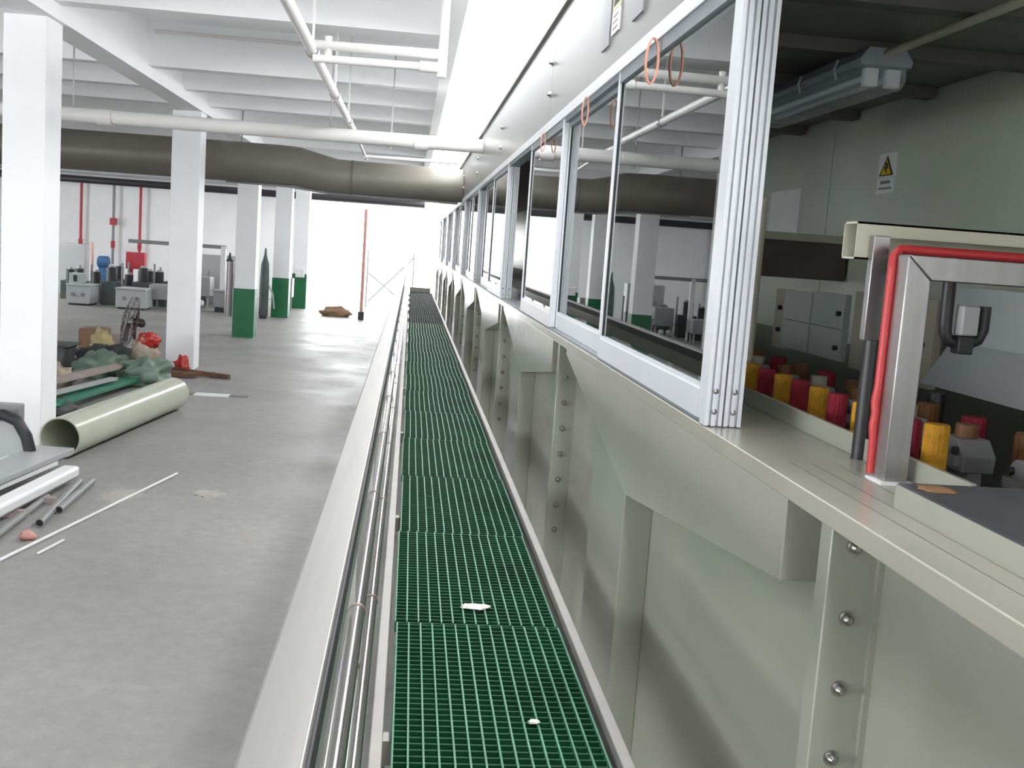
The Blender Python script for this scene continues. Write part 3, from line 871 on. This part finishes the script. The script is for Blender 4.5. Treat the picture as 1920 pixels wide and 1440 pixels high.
single(MB().tube([(-15.9, HALL_E - 1.0, 3.87), (0.4, HALL_E - 1.0, 3.87)], 0.13, 14), 'black_pipe', M['black'],
       'black pipe running high along the end wall', 'pipe')
single(MB().tube([(-15.9, HALL_E - 0.6, 4.2), (-1.5, HALL_E - 0.6, 4.2)], 0.13, 14), 'grey_pipe', M['ltgrey'],
       'pale grey pipe above the black pipe on the end wall', 'pipe')
def riser(x, m, label, z0=0.9, r=0.05, box=None):
    t = thing('wall_riser', label, 'pipe', (x, HALL_E - 0.4, z0), 'vertical pipes on the end wall')
    MB().tube([(x, HALL_E - 0.3, z0), (x, HALL_E - 0.3, 4.0)], r, 12).build('pipe_run', m, t)
    MB().tube([(x, HALL_E - 0.3, 1.5), (x, HALL_E - 0.3, 1.75)], r * 1.5, 12).build('valve', M['red'], t)
    if box:
        B(x - 0.1, x + 0.1, HALL_E - 0.42, HALL_E - 0.2, 2.33, 2.58).build('red_box', M['red'], t)
riser(-12.05, M['red'], 'red pipe riser on the end wall, the one just right of the nearest pillar')
riser(-10.9, M['grey'], 'grey pipe riser with a red box between the two red risers', box=True, r=0.05)
riser(-9.95, M['red'], 'red pipe riser on the end wall, the one just left of the second pillar')

# ================================================================== BRIGHT END
t = thing('scaffold_brace', 'thin crossed scaffold tubes in front of the bright end opening', 'scaffold', (-0.6, 39.5, 0))
MB().tube([(-1.5, 39.5, 0.2), (0.1, 39.5, 1.9)], 0.03, 8).build('brace', M['ltgrey'], t)
MB().tube([(-1.5, 39.5, 1.25), (-0.1, 39.5, 0.2)], 0.03, 8).build('brace', M['ltgrey'], t)
for x in (-1.55, 0.12):
    MB().tube([(x, 39.5, 0), (x, 39.5, 2.1)], 0.035, 8).build('upright', M['ltgrey'], t)
t = thing('red_standpipe', 'thin red standpipe, painted pale for glare, rising from the floor before the bright end', 'pipe', (-1.42, 32.9, 0))
MB().tube([(-1.42, 32.9, 0.0), (-1.42, 32.9, 3.35)], 0.05, 12).build('pipe_run', M['salmon'], t)  # salmon colour stands in for glare washing out the red
MB().tube([(-1.42, 32.9, 0.0), (-1.42, 32.9, 0.25)], 0.09, 12).build('foot', M['dark'], t)
single(MB().blob((-2.25, 33.8, 0.08), 0.45, 0.25, 0.2, 4, 0.5, 2, 24, 10, 0.0), 'sand_heap', M['card'],
       'small brown heap on the floor near the bright end', 'heap')

# ================================================================== FLOOR OBJECTS, LEFT
p0, p1 = Vector((-3.42, 11.0, 0.212)), Vector((-3.04, 14.45, 0.212))
single(MB().pipe(p0, p1, 0.208, 0.014, 48), 'plastic_pipe', M['pvcbeige'],
       'big open beige plastic pipe lying on the floor beside the nearest pillar', 'pipe')

def plank(name, a, b, w, h, m, label, cat='board', group=None, up=(0, 0, 1)):
    return single(MB().bar(a, b, w, h, up), name, m, label, cat, group, bevel=0.004)
plank('flat_panel', (-3.30, 10.50, 0.20), (-3.55, 8.35, 0.20), 0.36, 0.05, M['ltgrey'], 'flat pale grey panel on top of the stack by the nearest pillar')
plank('flat_panel', (-3.42, 10.2, 0.145), (-3.68, 8.1, 0.145), 0.5, 0.055, M['white'], 'lower white panel under the flat grey one at the left edge')
plank('channel_section', (-2.98, 9.97, 0.115), (-3.22, 7.6, 0.115), 0.15, 0.1, M['white'], 'long white channel section along the front of the panel stack', bevel=None) if False else None
single(MB().bar((-2.99, 9.97, 0.115), (-3.20, 7.6, 0.115), 0.16, 0.11), 'channel_section', M['white'],
       'long white rounded channel along the front of the panel stack', 'channel', bevel=0.03)
for i, (x, w_, yb) in enumerate(((-2.93, 0.05, 9.75), (-3.0, 0.04, 9.3))):
    single(B(x - 0.35, x + 0.05, yb - 0.6, yb - 0.54, 0.0, 0.058), 'timber_packer', M['plank'],
           ('front' if i else 'rear') + ' timber packer under the white channel', 'packer')
def dtube(a, b, r, label):
    t = thing('steel_tube', label, 'tube', a, 'dark tubes by the panel stack')
    MB().pipe(a, b, r, 0.006, 20).build('tube_wall', M['grey'], t)
    d = (Vector(b) - Vector(a)).normalized()
    MB().tube([Vector(a) + d * 0.01, Vector(a) + d * 0.03], r - 0.004, 16).build('tube_bore', M['black'], t)
dtube((-2.755, 8.87, 0.033), (-2.80, 9.95, 0.033), 0.033, 'dark grey tube with open black end, outermost beside the white stick')
dtube((-2.77, 8.45, 0.033), (-2.90, 9.9, 0.033), 0.033, 'dark grey tube with open black end, second in beside the white channel')
dtube((-2.95, 7.9, 0.03), (-2.99, 9.3, 0.03), 0.03, 'dark grey tube lying under the edge of the white channel')
single(MB().blob((-2.74, 8.1, 0.03), 0.06, 0.05, 0.04, 8, 0.5, 2, 16, 8, 0.0), 'orange_scrap', M['salmon'], 'orange scrap beside the dark tubes at the left edge', 'scrap')
plank('white_stick', (-2.156, 10.52, 0.012), (-2.78, 7.3, 0.012), 0.022, 0.018, M['white'], 'long thin white stick lying on the grey floor', 'stick')
plank('white_stick', (-2.54, 7.73, 0.01), (-2.475, 8.1, 0.01), 0.02, 0.014, M['white'], 'short white stick beside the long one', 'stick')
t = thing('black_handle_case', 'black arched plastic case with grey infill leaning at the nearest pillar', 'case', (-3.62, 10.25, 0))
arc = [(-3.98, 10.25, 0.42), (-3.86, 10.25, 0.53), (-3.70, 10.25, 0.555), (-3.57, 10.25, 0.50), (-3.49, 10.25, 0.36), (-3.44, 10.25, 0.16)]
MB().tube(arc, 0.055, 12).build('arched_rim', M['rubber'], t)
MB().prism([(-3.98, 0.1), (-3.47, 0.1), (-3.52, 0.36), (-3.6, 0.48), (-3.72, 0.52), (-3.9, 0.45)], 'y', 10.27, 10.33).build('infill_panel', M['ltgrey'], t)
B(-4.05, -3.60, 10.36, 10.52, 0.0, 0.63).build('back_block', M['grey'], t, bevel=0.01)

# floor strip between pipe and pillar
t = thing('threshold_strip', 'grey and white strip lying on the floor beyond the beige pipe', 'strip', (-2.75, 15.85, 0))
B(-3.25, -3.03, 15.74, 15.95, 0, 0.012).build('grey_piece', M['stripgrey'], t)
B(-3.03, -2.53, 15.72, 15.96, 0, 0.014).build('white_piece', M['strip'], t)
B(-2.53, -2.27, 15.78, 15.97, 0, 0.012).build('grey_piece', M['stripgrey'], t)

# heap by the second pillar
plank('long_board', (-4.62, 13.4, 0.33), (-4.26, 17.6, 0.22), 0.22, 0.05, M['plank'], 'long faded pinkish board slanting across the heap')
plank('long_board', (-4.30, 13.3, 0.17), (-4.02, 17.0, 0.10), 0.34, 0.05, M['greenplank'], 'teal green board lying between the pink board and the beige pipe')
plank('long_board', (-4.36, 13.3, 0.26), (-4.12, 15.6, 0.20), 0.12, 0.04, M['ltgrey'], 'pale grey board beside the pink one on the heap')
single(MB().blob((-4.25, 13.55, 0.08), 0.22, 0.25, 0.12, 12, 0.5, 2.4, 24, 12, 0.0), 'dark_rag', M['tarpdark'], 'dark rag on the floor at the near end of the green board', 'rag')
single(MB().blob((-3.98, 16.75, 0.1), 0.40, 0.6, 0.24, 1, 0.45, 2.0, 36, 18, 0.0), 'green_tarp', M['tarp'], 'crumpled faded green tarp by the far end of the beige pipe', 'tarp')
single(MB().blob((-4.72, 17.2, 0.12), 0.40, 0.5, 0.28, 2, 0.45, 2.0, 36, 18, 0.0), 'green_tarp', M['tarp'], 'crumpled grey-green tarp behind the pink board', 'tarp')
single(MB().blob((-4.95, 18.3, 0.12), 0.6, 0.4, 0.26, 3, 0.4, 2.2, 36, 18, 0.0), 'dark_sheet', M['tarpdark'], 'dark crumpled sheet on top of the heap', 'sheet')
t = thing('grey_tub', 'dark grey tub at the left of the heap beside the nearest pillar', 'tub', (-5.45, 17.0, 0))
MB().prism([(-5.85, 0.0), (-5.3, 0.0), (-5.22, 0.45), (-5.95, 0.45)], 'y', 17.0, 17.6).build('tub_body', M['tarpdark'], t, bevel=0.02)
B(-6.0, -5.17, 16.96, 17.64, 0.44, 0.47).build('tub_rim', M['dark'], t, bevel=0.01)
single(MB().blob((-5.0, 15.6, 0.12), 0.3, 0.35, 0.25, 5, 0.5, 2.5, 28, 14, 0.0), 'rubbish_bag', M['bagpale'], 'pale brown rubbish bag at the left of the pink board', 'bag')
single(MB().blob((-5.25, 15.2, 0.12), 0.2, 0.3, 0.3, 6, 0.5, 2.5, 28, 14, 0.0), 'orange_sack', M['card'], 'orange-brown sack beside the nearest pillar edge', 'sack')
t = thing('cardboard_box', 'rounded brown cardboard box behind the heap', 'box', (-5.65, 20.2, 0))
B(-5.9, -5.45, 19.9, 20.4, 0.0, 0.48).build('carton', M['card'], t, bevel=0.03)
B(-5.9, -5.45, 20.13, 20.17, 0.48, 0.483).build('tape', M['plank'], t)
single(B(-5.45, -5.1, 19.8, 20.2, 0.0, 0.38), 'cardboard_box', M['plank'], 'smaller pinkish cardboard box right of the brown box', 'box', bevel=0.02)
single(MB().blob((-5.22, 18.95, 0.3), 0.2, 0.18, 0.24, 7, 0.45, 2.5, 28, 14, 0.0), 'yellow_sack', M['yellowbag'], 'yellow and cream sack just left of the fan', 'sack')
t = thing('rubbish_bag', 'red and pale plastic bag against the second pillar', 'bag', (-4.2, 17.75, 0))
MB().blob((-4.2, 17.75, 0.28), 0.2, 0.22, 0.34, 9, 0.4, 2.5, 28, 14, 0.0).build('pale_sack', M['bagpale'], t)
MB().blob((-4.13, 17.72, 0.56), 0.17, 0.15, 0.12, 10, 0.5, 2.5, 24, 12).build('red_top', M['bagred'], t)
single(MB().blob((-3.66, 18.0, 0.1), 0.13, 0.12, 0.17, 11, 0.5, 2.5, 22, 12, 0.0), 'red_cloth', M['bagred'], 'bunched red cloth on the timbers at the second pillar foot', 'cloth')
for i, (a, b, lab) in enumerate((((-4.0, 17.95, 0.09), (-2.84, 17.7, 0.04), 'long brown timber reaching out from the heap past the second pillar'),
                                 ((-4.0, 17.6, 0.06), (-3.1, 17.85, 0.05), 'short brown timber under the red cloth'),
                                 ((-4.1, 17.35, 0.08), (-3.35, 17.6, 0.05), 'dark brown timber next to the green tarp'))):
    plank('timber', a, b, 0.09, 0.07, M['wood'], lab, 'timber')

# pedestal fan
fan = thing('pedestal_fan', 'dark industrial pedestal fan standing behind the heap', 'fan', (-4.8, 19.4, 0))
MB().tube([(-4.8, 19.4, 0), (-4.8, 19.4, 0.03), (-4.8, 19.4, 0.05)], 0.2, 20, rs=[0.22, 0.22, 0.05]).build('base', M['fan'], fan)
MB().tube([(-4.8, 19.4, 0.03), (-4.78, 19.4, 0.66)], 0.025, 12).build('pole', M['fan'], fan)
axis = Vector((-0.90, -0.38, 0.22)).normalized()
hub = Vector((-4.78, 19.4, 0.70))
ctrf = hub + axis * 0.10
s_ = axis.cross(Vector((0, 0, 1))).normalized()
u_ = s_.cross(axis).normalized()
MB().tube([hub - axis * 0.17, hub - axis * 0.14, hub, hub + axis * 0.05], 0.07, 16, rs=[0.05, 0.075, 0.075, 0.055]).build('motor', M['fan'], fan)
cage = MB()
RF = 0.43
for off, rr in ((0.05, RF), (0.13, RF), (0.18, RF * 0.62), (0.19, RF * 0.25), (0.0, RF * 0.62)):
    pts = [hub + axis * off + (math.cos(t_) * s_ + math.sin(t_) * u_) * rr for t_ in [2 * math.pi * j / 28 for j in range(29)]]
    cage.tube(pts, 0.006, 5, caps=False)
for j in range(24):
    t_ = 2 * math.pi * j / 24
    rd = math.cos(t_) * s_ + math.sin(t_) * u_
    cage.tube([hub + axis * 0.19 + rd * 0.05, hub + axis * 0.18 + rd * RF * 0.62, hub + axis * 0.13 + rd * RF, hub + axis * 0.05 + rd * RF, hub + rd * RF * 0.6 + axis * 0.0, hub + rd * 0.07], 0.003, 4, caps=False)
cage.build('cage', M['fan'], fan)
for j in range(3):
    t0 = 2 * math.pi * j / 3 + 0.4
    bl = MB()
    vs, fs = [], []
    for i in range(7):
        rr = 0.05 + (RF - 0.08) * i / 6
        wdt = 0.10 + 0.12 * i / 6
        for q, e in ((-0.5, -0.02), (0.5, 0.03)):
            an = t0 + q * wdt / max(rr, 0.12)
            vs.append(hub + axis * (0.09 + e) + (math.cos(an) * s_ + math.sin(an) * u_) * rr)
    for i in range(6):
        fs.append((2 * i, 2 * i + 1, 2 * i + 3, 2 * i + 2))
    n0 = len(vs)
    vs += [v + axis * 0.004 for v in vs]
    fs += [tuple(k + n0 for k in reversed(f)) for f in fs]
    rim = [0, 2, 4, 6, 8, 10, 12, 13, 11, 9, 7, 5, 3, 1]
    fs += [(rim[i], rim[(i + 1) % 14], rim[(i + 1) % 14] + n0, rim[i] + n0) for i in range(14)]
    bl.add(vs, fs).build('blade', M['fan'], fan)

# ================================================================== MACHINES AT THE FAR LEFT
def cabinet(x0, x1, y, h, label, dials=2, d=0.9):
    t = thing('pump_cabinet', label, 'cabinet', ((x0 + x1) / 2, y + d / 2, 0), 'pale cabinets at the end wall')
    B(x0, x1, y, y + d, 0.05, h).build('body', M['cab'], t, bevel=0.015)
    B(x0 - 0.02, x1 + 0.02, y - 0.02, y + d, h, h + 0.04).build('lid', M['cab'], t, bevel=0.01)
    B(x0 + 0.05, x1 - 0.05, y + 0.05, y + d - 0.05, 0, 0.05).build('plinth', M['dark'], t)
    for k in range(dials):
        x = x0 + (x1 - x0) * (k + 0.7) / (dials + 0.4)
        MB().tube([(x, y, h * 0.55), (x, y - 0.02, h * 0.55)], 0.06, 14).build('dial', M['grey'], t)
    return t
t = cabinet(-9.72, -9.07, 31.6, 0.56, 'long pale cabinet with two dials, just right of the nearest pillar', 2)
B(-9.74, -9.37, 31.9, 32.3, 0.6, 0.9).build('control_box', M['cab'], t, bevel=0.01)
B(-9.62, -9.52, 31.88, 31.9, 0.66, 0.84).build('box_window', M['dark'], t)
cabinet(-8.25, -7.42, 31.2, 0.56, 'long pale cabinet with dials behind the fan', 2)
t = thing('settling_tank', 'pale tank on short legs beside the second pillar, behind the fan', 'tank', (-7.1, 32.2, 0))
B(-7.5, -6.9, 31.9, 32.7, 0.28, 0.72).build('tank_body', M['tank'], t, bevel=0.03)
for x in (-7.45, -7.0):
    for y in (31.95, 32.6):
        B(x, x + 0.05, y, y + 0.05, 0, 0.28).build('leg', M['ltgrey'], t)
t = thing('settling_tank', 'pale tank right of the second pillar with white pumps below', 'tank', (-6.3, 34, 0))
B(-6.75, -6.1, 33.7, 34.5, 0.35, 0.95).build('tank_body', M['tank'], t, bevel=0.03)
for x in (-6.7, -6.2):
    B(x, x + 0.05, 33.75, 33.8, 0, 0.35).build('leg', M['ltgrey'], t)
for x in (-6.6, -6.35):
    MB().ball((x, 33.7, 0.15), 0.1, 0.12, 0.1).build('pump_bowl', M['white'], t)
t = thing('mixing_vat', 'grey box-shaped vat with a metal rim left of the green-based third pillar', 'vat', (-5.3, 32.6, 0))
B(-5.75, -5.15, 32.3, 33.0, 0.14, 0.62).build('vat_body', M['tank'], t, bevel=0.02)
B(-5.78, -5.12, 32.27, 33.03, 0.62, 0.66).build('rim', M['ltgrey'], t)
B(-5.7, -5.2, 32.35, 32.95, 0, 0.14).build('base', M['dark'], t)
for i, (x, z1, r) in enumerate(((-5.12, 1.55, 0.12), (-4.93, 1.5, 0.06))):
    t = thing('filter_column', ('wide' if i == 0 else 'slim') + ' pinkish steel filter column left of the third pillar', 'column', (x, 31.2, 0))
    MB().tube([(x, 31.2, 0.0), (x, 31.2, z1)], r, 16).build('shell', M['salmon'] if False else M['steel'], t)
    MB().tube([(x, 31.2, z1), (x, 31.2, z1 + 0.1), (x, 31.2, z1 + 0.25)], r, 12, rs=[r, r * 0.4, r * 0.15]).build('cap', M['dark'], t)
t = thing('lifting_frame', 'grey gantry frame with white post, behind the second pillar', 'frame', (-6.3, 32.8, 0))
B(-7.05, -6.92, 32.6, 32.75, 0.0, 1.95).build('post', M['white'], t)
B(-5.62, -5.48, 32.6, 32.75, 0.0, 1.95).build('post', M['white'], t)
B(-8.3, -5.48, 32.62, 32.73, 1.86, 1.97).build('beam', M['grey'], t)
t = thing('dark_column_machine', 'tall dark machine column with pointed top between the green-based pillars', 'machine', (-4.1, 31.0, 0))
MB().tube([(-4.1, 31, 0.1), (-4.1, 31, 1.1), (-4.1, 31, 1.55), (-4.1, 31, 1.8), (-4.1, 31, 2.0)], 0.12, 14, rs=[0.13, 0.13, 0.11, 0.04, 0.02]).build('column', M['machgrey'], t)
B(-4.2, -4.0, 30.9, 31.1, 0, 0.3).build('base', M['dark'], t)
MB().tube([(-3.98, 30.95, 1.0), (-3.85, 30.95, 0.7), (-3.8, 30.95, 0.3)], 0.025, 8).build('hose', M['ltgrey'], t)
single(B(-4.05, -3.7, 34.5, 35.1, 0.45, 1.05).box(-4.0, -3.95, 34.55, 34.6, 0, 0.45).box(-3.8, -3.75, 34.55, 34.6, 0, 0.45).box(-4.0, -3.95, 35, 35.05, 0, 0.45).box(-3.8, -3.75, 35, 35.05, 0, 0.45),
       'grey_locker', M['grey'], 'small grey locker on legs just left of the fourth pillar', 'locker', smooth=False)
single(B(-3.78, -3.5, 36.1, 36.28, 1.05, 1.32), 'wall_box', M['white'], 'small white box on the farthest green-based pillar', 'box', bevel=0.01)
# dark plant between the cabinets: individual pumps with upright motors
PX = [(-9.9, 33.4), (-9.35, 33.2), (-8.8, 32.8), (-8.55, 33.8), (-8.0, 33.3), (-7.55, 33.4), (-7.3, 34.3), (-6.8, 35.4), (-5.7, 35.1), (-10.4, 34.2), (-9.1, 34.8), (-8.2, 34.9)]
LAB = ['leftmost', 'second', 'third', 'fourth', 'fifth', 'sixth', 'seventh', 'eighth', 'ninth', 'tenth', 'eleventh', 'twelfth']
order = sorted(range(len(PX)), key=lambda i: PX[i][0] / PX[i][1])
for rank, i in enumerate(order):
    x, y = PX[i]
    h = random.uniform(0.85, 1.25)
    wv = random.uniform(0.22, 0.32)
    t = thing('pump_unit', 'dark pump with upright motor behind the pale cabinets, ' + ('leftmost of them' if rank == 0 else LAB[rank] + ' from the left'), 'pump', (x, y, 0), 'dark pumps at the end wall')
    B(x - wv, x + wv, y - 0.25, y + 0.25, 0, h * 0.62).build('pump_body', M['machgrey'], t, bevel=0.02)
    MB().tube([(x, y, h * 0.62), (x, y, h)], 0.13, 12).build('motor', M['dark'], t)
    MB().tube([(x, y, h), (x, y, h + 0.06)], 0.08, 12).build('motor_cap', M['ltgrey'], t)
    MB().tube([(x + wv, y - 0.2, 0.2), (x + wv + 0.1, y - 0.2, 0.4), (x + wv + 0.1, y - 0.2, h + 0.15)], 0.03, 8).build('outlet_pipe', M['grey'], t)
single(MB().tube([(-10.1, 36, 1.12), (-10.06, 36, 1.12), (-9.78, 36, 1.12), (-9.74, 36, 1.12)], 0.2, 16, rs=[0.15, 0.2, 0.2, 0.15]).box(-10.05, -9.8, 35.9, 36.1, 0, 0.95), 'blue_motor', M['blue'], 'blue motor on a stand before the end wall', 'motor')
single(B(-9.3, -8.7, 36.3, 36.6, 0.95, 1.5).box(-9.2, -9.1, 36.4, 36.5, 0, 0.95).box(-8.9, -8.8, 36.4, 36.5, 0, 0.95), 'hose_cabinet', M['red'], 'red fire hose cabinet before the end wall', 'cabinet', smooth=False)
single(B(-10.32, -10.27, 36.0, 36.1, 0, 1.75), 'painted_upright', M['salmon'], 'salmon painted upright left of the blue motor', 'post')
single(B(-11.4, -10.5, 36.0, 36.5, 0.0, 1.65), 'storage_cabinet', M['ltgrey'], 'pale grey storage cabinet left of the salmon upright', 'cabinet', bevel=0.02)
single(B(-6.9, -5.6, 35.9, 36.5, 0.0, 1.6), 'storage_cabinet', M['ltgrey'], 'pale grey storage cabinet right of the second pillar', 'cabinet', bevel=0.02)

# orange ribbon loops hung on the window head
def ribbon(y, z, hw, hh, label):
    m_ = MB()
    n = 24
    xc = XF - 0.004 - hw
    def ring(yo, k):
        return [(xc + (hw - k) * math.cos(2 * math.pi * j / n), yo, z + (hh - k) * math.sin(2 * math.pi * j / n)) for j in range(n)]
    vs = ring(y, 0) + ring(y, 0.006) + ring(y + 0.02, 0.006) + ring(y + 0.02, 0)
    fs = []
    for i in range(4):
        for j in range(n):
            k = (j + 1) % n
            fs.append((i * n + j, i * n + k, ((i + 1) % 4) * n + k, ((i + 1) % 4) * n + j))
    m_.add(vs, fs)
    single(m_, 'ribbon_loop', M['salmonribbon'], label, 'ribbon', 'orange ribbon loops on the window heads')
M['salmonribbon'] = mat('orange_ribbon', (0.66, 0.30, 0.20), 0.6)
ribbon(4.0, 3.135, 0.026, 0.085, 'orange ribbon loop hanging on the nearest sliding window')
ribbon(5.6, 3.145, 0.018, 0.075, 'orange ribbon loop hanging on the second sliding window')
ribbon(7.4, 3.155, 0.018, 0.065, 'small orange ribbon loop hanging on the third sliding window')
single(MB().tube([(-3.4, 19.98, 3.295), (-2.3, 19.98, 3.285), (-1.5, 19.98, 3.213), (0.8, 19.98, 3.207)], 0.022, 8), 'thin_conduit', M['grey'],
       'thin pale conduit following the underside of the grey duct', 'conduit')

for i, (x, y, a, b, lab) in enumerate(((-2.45, 9.62, 0.17, 0.22, 'pale dusty smear on the floor between the white stick and the handrail, nearer the stick'),
                                       (-1.72, 9.8, 0.14, 0.12, 'pale dusty smear on the floor nearer the handrail'))):
    single(MB().blob((x, y, 0.001), a, b, 0.002, 20 + i, 0.7, 2.6, 40, 8, 0.0005), 'dust_smear', M['dust'], lab, 'dust', kind='stuff')
